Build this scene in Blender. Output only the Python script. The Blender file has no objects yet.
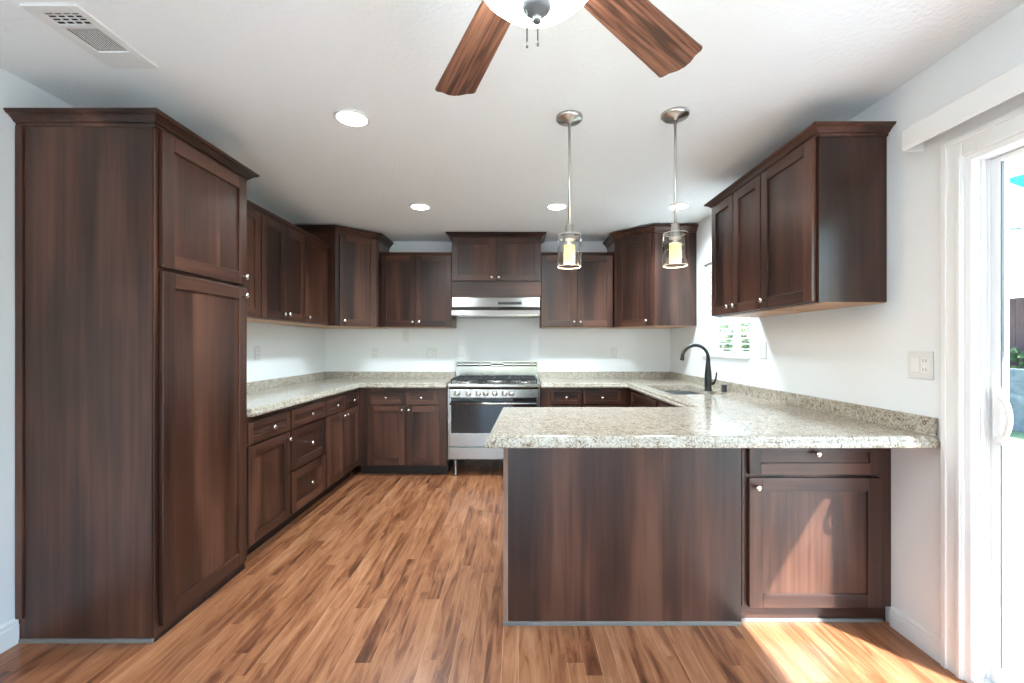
import bpy, bmesh, math, random
from mathutils import Vector, Matrix
random.seed(7)
PI = math.pi
S = bpy.context.scene
COL = S.collection

# ------------------------------------------------------------------ camera
H = 1.281                                   # eye height
cam_d = bpy.data.cameras.new('camera')
cam = bpy.data.objects.new('camera', cam_d); COL.objects.link(cam)
cam.location = (0, 0, H); cam.rotation_euler = (PI/2, 0, 0)
cam_d.sensor_width = 36.0
cam_d.lens = 36.0*435/1024
cam_d.shift_x = -6/1024
cam_d.shift_y = 3.5/1024
cam_d.clip_start = 0.02
S.camera = cam

# ------------------------------------------------------------------ light
SUN_AZ = Vector((0.60, -0.80))              # horizontal direction towards the sun
SUN_EL = math.radians(45)
w = bpy.data.worlds.new('sky'); S.world = w; w.use_nodes = True
wn = w.node_tree.nodes; wl = w.node_tree.links
bg = wn['Background']
sky = wn.new('ShaderNodeTexSky'); sky.sky_type = 'NISHITA'
sky.sun_disc = False; sky.sun_elevation = SUN_EL
sky.sun_rotation = math.atan2(SUN_AZ.x, SUN_AZ.y)
sky.air_density = 1.0; sky.dust_density = 2.0; sky.ozone_density = 1.0
tint = wn.new('ShaderNodeMix'); tint.data_type = 'RGBA'; tint.blend_type = 'MULTIPLY'; tint.inputs[0].default_value = 1.0
tint.inputs[7].default_value = (0.77, 1.0, 1.12, 1)
wl.new(sky.outputs[0], tint.inputs[6]); wl.new(tint.outputs[2], bg.inputs[0]); bg.inputs[1].default_value = 0.24
sd = bpy.data.lights.new('sun', 'SUN'); sd.energy = 6.2; sd.angle = 0.009
sd.color = (0.94, 0.98, 1.0)
sun = bpy.data.objects.new('sun', sd); COL.objects.link(sun)
tosun = Vector((SUN_AZ.x*math.cos(SUN_EL), SUN_AZ.y*math.cos(SUN_EL), math.sin(SUN_EL)))
sun.rotation_euler = tosun.to_track_quat('Z', 'Y').to_euler()
sun.location = (6, -6, 9)
CAN_POWER = 30.0
PENDANT_POWER = 0.8
S.view_settings.view_transform = 'Standard'
S.view_settings.look = 'None'
S.view_settings.gamma = 1.0
S.view_settings.use_curve_mapping = False
S.view_settings.exposure = 2.66

# ------------------------------------------------------------------ main dimensions
XL, XR, YB, ZC = -2.16, 1.71, 4.87, 2.44
YREAR = -4.2

# ------------------------------------------------------------------ materials
def new_mat(name):
    m = bpy.data.materials.new(name); m.use_nodes = True
    nt = m.node_tree
    return m, nt, nt.nodes['Principled BSDF']

def simple(name, col, rough=0.5, metal=0.0, spec=0.5, bump=0.0, bscale=60.0, coat=0.0):
    m, nt, p = new_mat(name)
    p.inputs['Base Color'].default_value = (*col, 1)
    p.inputs['Roughness'].default_value = rough
    p.inputs['Metallic'].default_value = metal
    p.inputs['Specular IOR Level'].default_value = spec
    p.inputs['Coat Weight'].default_value = coat
    if bump:
        tc = nt.nodes.new('ShaderNodeTexCoord')
        n = nt.nodes.new('ShaderNodeTexNoise'); n.inputs['Scale'].default_value = bscale
        n.inputs['Detail'].default_value = 4
        b = nt.nodes.new('ShaderNodeBump'); b.inputs['Strength'].default_value = bump
        b.inputs['Distance'].default_value = 0.01
        nt.links.new(tc.outputs['Object'], n.inputs['Vector'])
        nt.links.new(n.outputs['Fac'], b.inputs['Height'])
        nt.links.new(b.outputs['Normal'], p.inputs['Normal'])
    return m

def emis(name, col, strength):
    m, nt, p = new_mat(name)
    p.inputs['Base Color'].default_value = (*col, 1)
    p.inputs['Emission Color'].default_value = (*col, 1)
    p.inputs['Emission Strength'].default_value = strength
    return m

def ramp(nt, stops):
    r = nt.nodes.new('ShaderNodeValToRGB')
    e = r.color_ramp.elements
    while len(e) > 1: e.remove(e[-1])
    e[0].position = stops[0][0]; e[0].color = (*stops[0][1], 1)
    for pos, c in stops[1:]:
        k = e.new(pos); k.color = (*c, 1)
    return r

def wood(name, axis, dark, mid, light, rough=0.32, broad=5.2, fine=46.0, contrast=0.34, long=0.35, bw=1.0):
    """stained wood, grain running along `axis` of the object"""
    m, nt, p = new_mat(name)
    L = nt.links; N = nt.nodes
    tc = N.new('ShaderNodeTexCoord'); oi = N.new('ShaderNodeObjectInfo')
    off = N.new('ShaderNodeVectorMath'); off.operation = 'SCALE'
    cmb = N.new('ShaderNodeCombineXYZ')
    for i in range(3): L.new(oi.outputs['Random'], cmb.inputs[i])
    L.new(cmb.outputs[0], off.inputs[0]); off.inputs['Scale'].default_value = 17.0
    add = N.new('ShaderNodeVectorMath'); add.operation = 'ADD'
    L.new(tc.outputs['Object'], add.inputs[0]); L.new(off.outputs[0], add.inputs[1])
    def stretched(sc, lo, detail, dist=0.0):
        mp = N.new('ShaderNodeMapping')
        v = [sc, sc, sc]; v[axis] = lo
        mp.inputs['Scale'].default_value = v
        L.new(add.outputs[0], mp.inputs['Vector'])
        n = N.new('ShaderNodeTexNoise'); n.inputs['Scale'].default_value = 1.0
        n.inputs['Detail'].default_value = detail; n.inputs['Distortion'].default_value = dist
        L.new(mp.outputs[0], n.inputs['Vector'])
        return n
    b = stretched(broad, broad*0.09*long/0.35, 3.0, 0.6)
    f = stretched(fine, fine*0.03, 5.0, 0.4)
    bl = stretched(2.2, 1.6, 2.0)
    r = ramp(nt, [(0.32, dark), (0.5, mid), (0.68, light)])
    mx = N.new('ShaderNodeMath'); mx.operation = 'MULTIPLY_ADD'
    L.new(f.outputs['Fac'], mx.inputs[0]); mx.inputs[1].default_value = contrast
    L.new(b.outputs['Fac'], mx.inputs[2])
    m2 = N.new('ShaderNodeMath'); m2.operation = 'MULTIPLY_ADD'
    L.new(bl.outputs['Fac'], m2.inputs[0]); m2.inputs[1].default_value = 0.35
    L.new(mx.outputs[0], m2.inputs[2])
    m3 = N.new('ShaderNodeMath'); m3.operation = 'SUBTRACT'
    L.new(m2.outputs[0], m3.inputs[0]); m3.inputs[1].default_value = 0.5*(contrast+0.35)
    L.new(m3.outputs[0], r.inputs[0])
    L.new(r.outputs[0], p.inputs['Base Color'])
    p.inputs['Roughness'].default_value = rough; p.inputs['Specular IOR Level'].default_value = 0.5
    bm_ = N.new('ShaderNodeBump'); bm_.inputs['Strength'].default_value = 0.05; bm_.inputs['Distance'].default_value = 0.002
    L.new(f.outputs['Fac'], bm_.inputs['Height']); L.new(bm_.outputs[0], p.inputs['Normal'])
    return m

CD, CM, CL = (0.019, 0.0072, 0.0048), (0.050, 0.0184, 0.0110), (0.106, 0.0425, 0.0252)
WV = wood('stained_wood_upright', 2, CD, CM, CL)
WH = wood('stained_wood_level', 0, CD, CM, CL)
WY = wood('stained_wood_long', 1, CD, CM, CL)
WOOD = [WV, WH]
FANW = wood('fan_blade_wood', 0, (0.055, 0.019, 0.010), (0.165, 0.062, 0.034), (0.27, 0.115, 0.066), rough=0.5, broad=20, fine=120, contrast=1.15, long=0.5)
MAPLE = wood('pale_underside', 1, (0.42, 0.22, 0.11), (0.50, 0.28, 0.15), (0.58, 0.34, 0.19), rough=0.45)
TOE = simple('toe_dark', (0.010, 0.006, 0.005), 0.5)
STRIP = simple('grey_strip', (0.16, 0.145, 0.135), 0.45)
EDGE = wood('pale_edge', 2, (0.16, 0.085, 0.06), (0.22, 0.125, 0.09), (0.28, 0.16, 0.12), rough=0.4)
WALL = simple('wall_paint', (0.82, 0.84, 0.85), 0.65, spec=0.3, bump=0.06, bscale=140)
CEIL = simple('ceiling_paint', (0.91, 0.93, 0.935), 0.8, spec=0.2, bump=0.25, bscale=55)
WHITE = simple('white_gloss', (0.82, 0.82, 0.81), 0.35)
PLATE = simple('plate_plastic', (0.74, 0.74, 0.72), 0.4)
SLOT = simple('slot_dark', (0.25, 0.25, 0.24), 0.5)
VINYL = simple('white_vinyl', (0.86, 0.86, 0.86), 0.4)
NICKEL = simple('brushed_nickel', (0.62, 0.60, 0.57), 0.28, 1.0)
KNOBM = simple('knob_nickel', (0.80, 0.78, 0.75), 0.2, 1.0)
STEEL = simple('stainless', (0.40, 0.39, 0.375), 0.24, 1.0)
STEELD = simple('stainless_dark', (0.30, 0.29, 0.28), 0.32, 1.0)
SINKM = simple('sink_steel', (0.50, 0.51, 0.53), 0.35, 1.0)
IRON = simple('cast_iron', (0.018, 0.018, 0.020), 0.5)
BLACK = simple('matte_black', (0.016, 0.018, 0.018), 0.35)
OVENGL = simple('oven_glass', (0.012, 0.012, 0.013), 0.05, spec=0.6)
GREYM = simple('grey_metal', (0.13, 0.13, 0.13), 0.4, 0.0)
CHAIN = simple('chain_metal', (0.10, 0.10, 0.10), 0.8, 0.0, 0.2)
VENTD = simple('duct_dark', (0.02, 0.02, 0.02), 0.8)
LENS = emis('can_lens', (1.0, 0.97, 0.92), 6.0)
DOME = emis('frosted_dome', (0.86, 0.98, 1.0), 6.0)
def flame():
    m, nt, p = new_mat('frosted_tube')
    p.inputs['Base Color'].default_value = (0.50, 0.32, 0.16, 1)
    p.inputs['Emission Color'].default_value = (1.0, 0.56, 0.20, 1)
    p.inputs['Emission Strength'].default_value = 0.17
    p.inputs['Roughness'].default_value = 0.5
    return m
TUBE = flame()
BULB = emis('warm_bulb', (1.0, 0.75, 0.42), 1.5)

def pane(name, tint=(1, 1, 1), refl=1.0):
    m, nt, p = new_mat(name)
    nt.nodes.remove(p)
    out = nt.nodes['Material Output']
    t = nt.nodes.new('ShaderNodeBsdfTransparent'); t.inputs[0].default_value = (*tint, 1)
    g = nt.nodes.new('ShaderNodeBsdfGlossy'); g.inputs['Roughness'].default_value = 0.02
    f = nt.nodes.new('ShaderNodeFresnel'); f.inputs['IOR'].default_value = 1.45
    mu = nt.nodes.new('ShaderNodeMath'); mu.operation = 'MULTIPLY'; mu.inputs[1].default_value = refl
    mx = nt.nodes.new('ShaderNodeMixShader')
    geo = nt.nodes.new('ShaderNodeNewGeometry')
    bk = nt.nodes.new('ShaderNodeMath'); bk.operation = 'SUBTRACT'; bk.inputs[0].default_value = 1.0
    nt.links.new(geo.outputs['Backfacing'], bk.inputs[1])
    m2 = nt.nodes.new('ShaderNodeMath'); m2.operation = 'MULTIPLY'; m2.use_clamp = True
    nt.links.new(f.outputs[0], mu.inputs[0]); nt.links.new(mu.outputs[0], m2.inputs[0]); nt.links.new(bk.outputs[0], m2.inputs[1])
    nt.links.new(m2.outputs[0], mx.inputs[0])
    nt.links.new(t.outputs[0], mx.inputs[1]); nt.links.new(g.outputs[0], mx.inputs[2])
    nt.links.new(mx.outputs[0], out.inputs[0])
    return m
GLASS = pane('window_glass', (0.84, 0.86, 0.87))
JAR = pane('clear_glass', (0.96, 0.96, 0.96), 2.4)

GLINT = simple('edge_glint', (0.75, 0.76, 0.76), 0.15)  # pale paint in place of the brightness of clear glass edges
def granite():
    m, nt, p = new_mat('granite'); N = nt.nodes; L = nt.links
    tc = N.new('ShaderNodeTexCoord')
    v = N.new('ShaderNodeTexVoronoi'); v.inputs['Scale'].default_value = 165
    wv = N.new('ShaderNodeTexWhiteNoise'); wv.noise_dimensions = '3D'
    n1 = N.new('ShaderNodeTexNoise'); n1.inputs['Scale'].default_value = 26; n1.inputs['Detail'].default_value = 5; n1.inputs['Roughness'].default_value = 0.65
    L.new(tc.outputs['Object'], v.inputs['Vector']); L.new(tc.outputs['Object'], n1.inputs['Vector'])
    L.new(v.outputs['Position'], wv.inputs['Vector'])
    a = N.new('ShaderNodeMath'); a.operation = 'MULTIPLY_ADD'; a.inputs[1].default_value = 0.55
    L.new(wv.outputs['Value'], a.inputs[0])
    b = N.new('ShaderNodeMath'); b.operation = 'MULTIPLY'; b.inputs[1].default_value = 0.9
    L.new(n1.outputs['Fac'], b.inputs[0]); L.new(b.outputs[0], a.inputs[2])
    r = ramp(nt, [(0.0, (0.03, 0.025, 0.02)), (0.34, (0.05, 0.04, 0.032)), (0.40, (0.17, 0.125, 0.085)),
                  (0.48, (0.26, 0.20, 0.145)), (0.60, (0.33, 0.275, 0.21)), (0.76, (0.42, 0.37, 0.305)), (1.0, (0.52, 0.485, 0.43))])
    L.new(a.outputs[0], r.inputs[0]); L.new(r.outputs[0], p.inputs['Base Color'])
    p.inputs['Roughness'].default_value = 0.14
    return m
GRAN = granite()

def laminate():
    m, nt, p = new_mat('laminate_floor'); N = nt.nodes; L = nt.links
    tc = N.new('ShaderNodeTexCoord'); sx = N.new('ShaderNodeSeparateXYZ')
    L.new(tc.outputs['Object'], sx.inputs[0])
    def mth(op, a, b=None, c=None):
        k = N.new('ShaderNodeMath'); k.operation = op
        for i, q in enumerate((a, b, c)):
            if q is None: continue
            if isinstance(q, (int, float)): k.inputs[i].default_value = q
            else: L.new(q, k.inputs[i])
        return k.outputs[0]
    u = mth('DIVIDE', sx.outputs[0], 0.066)
    iu = mth('FLOOR', u); fu = mth('FRACT', u)
    wn1 = N.new('ShaderNodeTexWhiteNoise'); wn1.noise_dimensions = '1D'; L.new(iu, wn1.inputs['W'])
    v = mth('MULTIPLY_ADD', wn1.outputs['Value'], 3.7, mth('DIVIDE', sx.outputs[1], 0.85))
    iv = mth('FLOOR', v); fv = mth('FRACT', v)
    cb = N.new('ShaderNodeCombineXYZ'); L.new(iu, cb.inputs[0]); L.new(iv, cb.inputs[1])
    wn2 = N.new('ShaderNodeTexWhiteNoise'); wn2.noise_dimensions = '2D'; L.new(cb.outputs[0], wn2.inputs['Vector'])
    # grain
    gv = N.new('ShaderNodeCombineXYZ')
    L.new(mth('MULTIPLY', sx.outputs[0], 24.0), gv.inputs[0])
    L.new(mth('MULTIPLY_ADD', wn2.outputs['Value'], 40.0, mth('MULTIPLY', sx.outputs[1], 2.6)), gv.inputs[1])
    L.new(mth('MULTIPLY', wn2.outputs['Value'], 90.0), gv.inputs[2])
    g = N.new('ShaderNodeTexNoise'); g.inputs['Scale'].default_value = 1.0; g.inputs['Detail'].default_value = 6
    g.inputs['Roughness'].default_value = 0.62; g.inputs['Distortion'].default_value = 1.1
    L.new(gv.outputs[0], g.inputs['Vector'])
    bl = N.new('ShaderNodeTexNoise'); bl.inputs['Scale'].default_value = 5.0; bl.inputs['Detail'].default_value = 3
    L.new(gv.outputs[0], bl.inputs['Vector']); bl.inputs['Scale'].default_value = 0.33; bl.inputs['Distortion'].default_value = 0.8
    fac = mth('ADD', mth('MULTIPLY', g.outputs['Fac'], 0.95), mth('MULTIPLY', wn2.outputs['Value'], 0.16))
    fac = mth('ADD', fac, mth('MULTIPLY', bl.outputs['Fac'], 0.45))
    fac = mth('SUBTRACT', fac, 0.245)
    r = ramp(nt, [(0.28, (0.080, 0.026, 0.0115)), (0.42, (0.180, 0.062, 0.027)), (0.54, (0.285, 0.110, 0.049)), (0.70, (0.375, 0.164, 0.079)), (0.90, (0.49, 0.255, 0.14))])
    L.new(fac, r.inputs[0])
    e1 = mth('LESS_THAN', fu, 0.028); e2 = mth('LESS_THAN', fv, 0.004)
    e = e1
    mx = N.new('ShaderNodeMix'); mx.data_type = 'RGBA'; mx.blend_type = 'MIX'
    L.new(mth('MULTIPLY', mth('MULTIPLY', e, 0.55), wn2.outputs['Value']), mx.inputs[0]); L.new(r.outputs[0], mx.inputs[6])
    mx.inputs[7].default_value = (0.72, 0.45, 0.25, 1)
    L.new(mx.outputs[2], p.inputs['Base Color'])
    p.inputs['Roughness'].default_value = 0.30
    bp = N.new('ShaderNodeBump'); bp.inputs['Strength'].default_value = 0.06; bp.inputs['Distance'].default_value = 0.002
    L.new(g.outputs['Fac'], bp.inputs['Height']); L.new(bp.outputs[0], p.inputs['Normal'])
    return m
LAM = laminate()

def noisy(name, stops, scale, rough=0.9, stretch=(1, 1, 1), detail=5):
    m, nt, p = new_mat(name)
    tc = nt.nodes.new('ShaderNodeTexCoord'); mp = nt.nodes.new('ShaderNodeMapping')
    mp.inputs['Scale'].default_value = stretch
    n = nt.nodes.new('ShaderNodeTexNoise'); n.inputs['Scale'].default_value = scale; n.inputs['Detail'].default_value = detail
    r = ramp(nt, stops)
    nt.links.new(tc.outputs['Object'], mp.inputs[0]); nt.links.new(mp.outputs[0], n.inputs['Vector'])
    nt.links.new(n.outputs['Fac'], r.inputs[0]); nt.links.new(r.outputs[0], p.inputs['Base Color'])
    p.inputs['Roughness'].default_value = rough
    return m
BOUNCE = noisy('pale_bounce', [(0.3, (0.66, 0.66, 0.66)), (0.7, (0.74, 0.74, 0.74))], 90)  # kept pale to act as an added light reflector
GRASS = noisy('lawn', [(0.3, (0.13, 0.18, 0.06)), (0.7, (0.22, 0.28, 0.11))], 30)
PATIO = noisy('patio_concrete', [(0.3, (0.33, 0.33, 0.325)), (0.7, (0.40, 0.40, 0.39))], 6)
LEAF = noisy('bush_leaf', [(0.3, (0.03, 0.06, 0.02)), (0.55, (0.09, 0.14, 0.04)), (0.75, (0.26, 0.25, 0.06))], 7)
BLOCK = noisy('wall_block', [(0.3, (0.17, 0.165, 0.165)), (0.7, (0.25, 0.245, 0.245))], 9)
FENCE = noisy('fence_wood', [(0.3, (0.13, 0.06, 0.045)), (0.7, (0.22, 0.11, 0.085))], 3, stretch=(1, 6, 0.5))
SAIL = simple('teal_cloth', (0.02, 0.36, 0.36), 0.7)
STUCCO = simple('stucco', (0.62, 0.58, 0.52), 0.9, bump=0.2)

# ------------------------------------------------------------------ mesh helpers
class MB:
    def __init__(self): self.bm = bmesh.new()
    def box(self, x0, x1, y0, y1, z0, z1, mat=0, bev=0.0):
        b = bmesh.new()
        vs = [b.verts.new((x, y, z)) for x in (x0, x1) for y in (y0, y1) for z in (z0, z1)]
        for q in ((0, 1, 3, 2), (4, 6, 7, 5), (0, 4, 5, 1), (2, 3, 7, 6), (0, 2, 6, 4), (1, 5, 7, 3)):
            b.faces.new([vs[i] for i in q])
        if bev: bmesh.ops.bevel(b, geom=list(b.edges), offset=bev, segments=2, affect='EDGES', profile=0.5)
        self.merge(b, mat); return self
    def merge(self, b, mat=None, M=None):
        bmesh.ops.recalc_face_normals(b, faces=list(b.faces))
        if mat is not None:
            for f in b.faces: f.material_index = mat
        if M is not None: b.transform(M)
        me = bpy.data.meshes.new('t'); b.to_mesh(me); b.free()
        self.bm.from_mesh(me); bpy.data.meshes.remove(me)
    def prism(self, pts, z0, z1, mat=0, bev=0.0, M=None, segs=2):
        b = bmesh.new()
        lo = [b.verts.new((x, y, z0)) for x, y in pts]; hi = [b.verts.new((x, y, z1)) for x, y in pts]
        n = len(pts)
        b.faces.new(lo[::-1]); b.faces.new(hi)
        for i in range(n):
            b.faces.new((lo[i], lo[(i+1) % n], hi[(i+1) % n], hi[i]))
        bmesh.ops.recalc_face_normals(b, faces=list(b.faces))
        if bev: bmesh.ops.bevel(b, geom=list(b.edges), offset=bev, segments=segs, affect='EDGES', profile=0.5)
        self.merge(b, mat, M); return self
    def lathe(self, prof, M=None, n=24, mat=0, cap=True):
        """prof = [(r, z)] turned about z"""
        b = bmesh.new(); rings = []
        for r, z in prof:
            if r < 1e-5: rings.append([b.verts.new((0, 0, z))])
            else: rings.append([b.verts.new((r*math.cos(2*PI*k/n), r*math.sin(2*PI*k/n), z)) for k in range(n)])
        for a, c in zip(rings, rings[1:]):
            for k in range(n):
                q = [a[k % len(a)], a[(k+1) % len(a)], c[(k+1) % len(c)], c[k % len(c)]]
                q = list(dict.fromkeys(q))
                if len(q) > 2: b.faces.new(q)
        if cap:
            for rg in (rings[0], rings[-1]):
                if len(rg) > 2: b.faces.new(rg)
        for f in b.faces: f.smooth = True
        self.merge(b, mat, M); return self
    def tube(self, path, r, n=12, mat=0, cap=True):
        """path = [(x,y,z)], r = radius or list"""
        P = [Vector(p) for p in path]
        R = r if isinstance(r, (list, tuple)) else [r]*len(P)
        b = bmesh.new(); rings = []
        t0 = (P[1]-P[0]).normalized()
        ref = Vector((0, 0, 1)) if abs(t0.z) < 0.9 else Vector((1, 0, 0))
        u = t0.cross(ref).normalized()
        for i, p in enumerate(P):
            t = (P[min(i+1, len(P)-1)]-P[max(i-1, 0)]).normalized()
            u = (u - t*u.dot(t)).normalized(); v = t.cross(u)
            rings.append([b.verts.new(p+(u*math.cos(2*PI*k/n)+v*math.sin(2*PI*k/n))*R[i]) for k in range(n)])
        for a, c in zip(rings, rings[1:]):
            for k in range(n):
                f = b.faces.new((a[k], a[(k+1) % n], c[(k+1) % n], c[k])); f.smooth = True
        if cap: b.faces.new(rings[0]); b.faces.new(rings[-1])
        self.merge(b, mat); return self
    def sweep(self, path, prof, mat=0):
        """mitred moulding; prof = [(out, z)] to the right of the path"""
        b = bmesh.new(); rings = []
        P = [Vector(p) for p in path]
        ns = [Vector((d.y, -d.x)) for d in [(q-p).normalized() for p, q in zip(P, P[1:])]]
        for i, p in enumerate(P):
            if i == 0: m = ns[0]
            elif i == len(P)-1: m = ns[-1]
            else: m = (ns[i-1]+ns[i])/(1+ns[i-1].dot(ns[i]))
            rings.append([b.verts.new((p.x+m.x*o, p.y+m.y*o, z)) for o, z in prof])
        n = len(prof)
        for a, c in zip(rings, rings[1:]):
            for k in range(n):
                b.faces.new((a[k], a[(k+1) % n], c[(k+1) % n], c[k]))
        b.faces.new(rings[0]); b.faces.new(rings[-1])
        self.merge(b, mat); return self
    def poly(self, verts, faces, mat=0):
        b = bmesh.new(); vs = [b.verts.new(v) for v in verts]
        for f in faces: b.faces.new([vs[i] for i in f])
        self.merge(b, mat); return self
    def build(self, name, mats, parent=None, origin=None, smooth=False):
        """origin: the point the mesh's own coordinates are measured from (world coords of the mesh data)"""
        if origin is not None: self.bm.transform(Matrix.Translation(-Vector(origin)))
        me = bpy.data.meshes.new(name); self.bm.to_mesh(me); self.bm.free()
        for m in (mats if isinstance(mats, (list, tuple)) else [mats]): me.materials.append(m)
        o = bpy.data.objects.new(name, me); COL.objects.link(o)
        if parent is not None: o.parent = parent
        elif origin is not None: o.location = origin
        if smooth:
            for f in me.polygons: f.use_smooth = True
        return o

def tag(o, label=None, cat=None, group=None, kind=None):
    if label: o['label'] = label
    if cat: o['category'] = cat
    if group: o['group'] = group
    if kind: o['kind'] = kind
    return o

def thing(name, label, cat, loc, rz=0.0, group=None):
    o = bpy.data.objects.new(name, None); COL.objects.link(o)
    o.empty_display_size = 0.1
    o.location = loc; o.rotation_euler = (0, 0, rz)
    return tag(o, label, cat, group)

def struct(name, mb, mat, label=None, parent=None):
    o = mb.build(name, mat, parent)
    if parent is None: tag(o, label, None, None, 'structure')
    return o

def copy_tree(o, parent=None):
    c = o.copy(); COL.objects.link(c)
    if parent is not None: c.parent = parent
    for ch in list(o.children): copy_tree(ch, c)
    return c

# ------------------------------------------------------------------ room shell
struct('floor', MB().box(XL-0.1, XR+0.0, -1.40, YB+0.1, -0.05, 0), LAM, 'brown wood laminate floor with planks running away from the camera')
struct('floor_bounce', MB().box(XL-0.1, XR, YREAR, -1.40, -0.05, 0), BOUNCE, 'pale carpet added unseen behind the camera to bounce light onto the ceiling')  # unseen carpet, added to bounce daylight up to the ceiling
struct('ceiling', MB().box(XL-0.12, XR+0.14, YREAR-0.1, YB+0.12, ZC, ZC+0.12), CEIL, 'white textured ceiling')
struct('wall_left', MB().box(XL-0.12, XL, YREAR, YB, 0, ZC), WALL, 'white wall behind the tall pantry and the left run of cabinets')
struct('wall_back', MB().box(XL-0.12, XR+0.14, YB, YB+0.12, 0, ZC), WALL, 'white back wall behind the range')
# right wall with a window hole and the sliding-door hole
WY0, WY1, WZ0, WZ1 = 3.21, 4.03, 1.19, 2.02
DY0, DY1, DZ1 = -0.78, 1.66, 2.00
T = 0.14
mb = MB()
mb.box(XR, XR+T, WY1, YB, 0, ZC)
mb.box(XR, XR+T, WY0, WY1, 0, WZ0); mb.box(XR, XR+T, WY0, WY1, WZ1, ZC)
mb.box(XR, XR+T, DY1, WY0, 0, ZC)
mb.box(XR, XR+T, DY0, DY1, DZ1, ZC)
mb.box(XR, XR+T, YREAR, DY0, 0, ZC)
struct('wall_right', mb, WALL, 'white wall with the sink window and the sliding glass door')
# wall behind the camera with a wide opening added to let in fill daylight
RW = (-1.20, 1.20, 0.06, 2.05)
mb = MB()
mb.box(XL-0.12, RW[0], YREAR-0.14, YREAR, 0, ZC); mb.box(RW[1], XR+T, YREAR-0.14, YREAR, 0, ZC)
mb.box(RW[0], RW[1], YREAR-0.14, YREAR, 0, RW[2]); mb.box(RW[0], RW[1], YREAR-0.14, YREAR, RW[3], ZC)
struct('wall_rear', mb, WALL, 'white wall behind the camera with an added opening for fill daylight')
mb = MB()
for x in (RW[0], -0.025, RW[1]-0.05): mb.box(x, x+0.05, YREAR-0.10, YREAR-0.05, RW[2], RW[3])
for z in (RW[2], RW[3]-0.05): mb.box(RW[0], RW[1], YREAR-0.10, YREAR-0.05, z, z+0.05)
struct('window_fill', mb, VINYL, 'wide white window frame added unseen behind the camera for fill daylight')  # unseen window, added with its opening as a fill light source
def base_prof(h): return [(0, 0), (0.014, 0), (0.014, h*0.72), (0.011, h*0.76), (0.011, h*0.92), (0.004, h), (0, h)]
struct('baseboard_left', MB().sweep([(XL, YREAR), (XL, 1.872)], base_prof(0.11)), WHITE, 'white baseboard beside the pantry')
mb = MB().sweep([(XR, 1.985), (XR, 1.742)], base_prof(0.09))
mb.sweep([(XR, DY0-0.085), (XR, YREAR)], base_prof(0.09))
struct('baseboard_right', mb, WHITE, 'white baseboard between the end cabinet and the sliding door')

# ------------------------------------------------------------------ shared cabinet pieces
def knob(parent, x, z, y=-0.021):
    M = Matrix.Translation((x, y, z)) @ Matrix.Rotation(PI/2, 4, 'X')
    mb = MB().lathe([(0.0065, 0), (0.0055, 0.008), (0.006, 0.014), (0.0125, 0.018), (0.0150, 0.0225), (0.0125, 0.0275), (0.006, 0.030), (0, 0.0305)], M, 18)
    return mb.build('knob', KNOBM, parent)

def front(name, parent, x0, x1, z0, z1, kn=None, rail=0.060, mats=None):
    """five-piece shaker door or drawer front, standing proud of y=0 towards -y"""
    mb = MB(); e = 0.0018
    y0, y1 = -0.021, -0.001
    mb.box(x0, x0+rail, y0, y1, z0, z1, 0, e)
    mb.box(x1-rail, x1, y0, y1, z0, z1, 0, e)
    mb.box(x0+rail, x1-rail, y0, y1, z1-rail, z1, 1, e)
    mb.box(x0+rail, x1-rail, y0, y1, z0, z0+rail, 1, e)
    mb.box(x0+rail-0.004, x1-rail+0.004, y0+0.0095, y1-0.002, z0+rail-0.004, z1-rail+0.004, 0 if (z1-z0) > 0.22 else 1)
    o = mb.build(name, mats or WOOD, parent)
    if kn: knob(o, kn[0], kn[1])
    return o

def crown_prof(z0, z1, out):
    h = z1-z0
    return [(-0.01, z0), (0.006, z0), (0.010, z0+0.10*h), (0.010, z0+0.26*h), (0.017, z0+0.30*h), (0.024, z0+0.46*h), (out*0.70, z0+0.68*h),
            (out*0.92, z0+0.76*h), (out*0.92, z0+0.84*h), (out, z0+0.87*h), (out, z1), (-0.01, z1)]

def base_unit(name, label, loc, rz, wid, depth, fronts, group, toe=0.10, toe_in=0.075, x_extra=(0, 0), stand=None, top=0.863):
    t = thing(name, label, 'cabinet', loc, rz, group)
    mb = MB().box(-x_extra[0], wid+x_extra[1], 0, depth, toe, top, 0)
    mb.build('carcass', WOOD, t)
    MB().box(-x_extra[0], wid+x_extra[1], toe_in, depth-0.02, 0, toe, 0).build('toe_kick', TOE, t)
    for f in fronts: front(f[0], t, f[1], f[2], f[3], f[4], f[5], f[6] if len(f) > 6 else 0.060)
    return t

def wall_unit(name, label, loc, rz, wid, depth, hgt, fronts, group, under=True):
    t = thing(name, label, 'cabinet', loc, rz, group)
    MB().box(0, wid, 0, depth, 0.0, hgt, 0).build('carcass', WOOD, t)
    if under:
        o = MB().box(0.004, wid-0.004, 0.022, depth-0.004, -0.004, 0.0005).build('bottom_panel', MAPLE, t)
        o['label'] = 'pale wood underside panel'
    for f in fronts: front(f[0], t, f[1], f[2], f[3], f[4], f[5])
    return t

RZL, RZR = PI/2, -PI/2
XF = -1.569                                  # face plane of the left run
YF = 4.262                                   # face plane of the back run
DEPL = XF-XL-0.004

# ------------------------------------------------------------------ pantry (left foreground)
PY0, PY1 = 1.876, 2.496
pantry = thing('pantry_cabinet', 'tall dark brown pantry cabinet with two stacked doors against the left wall', 'cabinet', (XF, PY0, 0), RZL)
pw = PY1-PY0
mb = MB().box(0, pw, 0, DEPL, 0, 2.262, 0, 0.001)
mb.build('carcass', WOOD, pantry)
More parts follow.
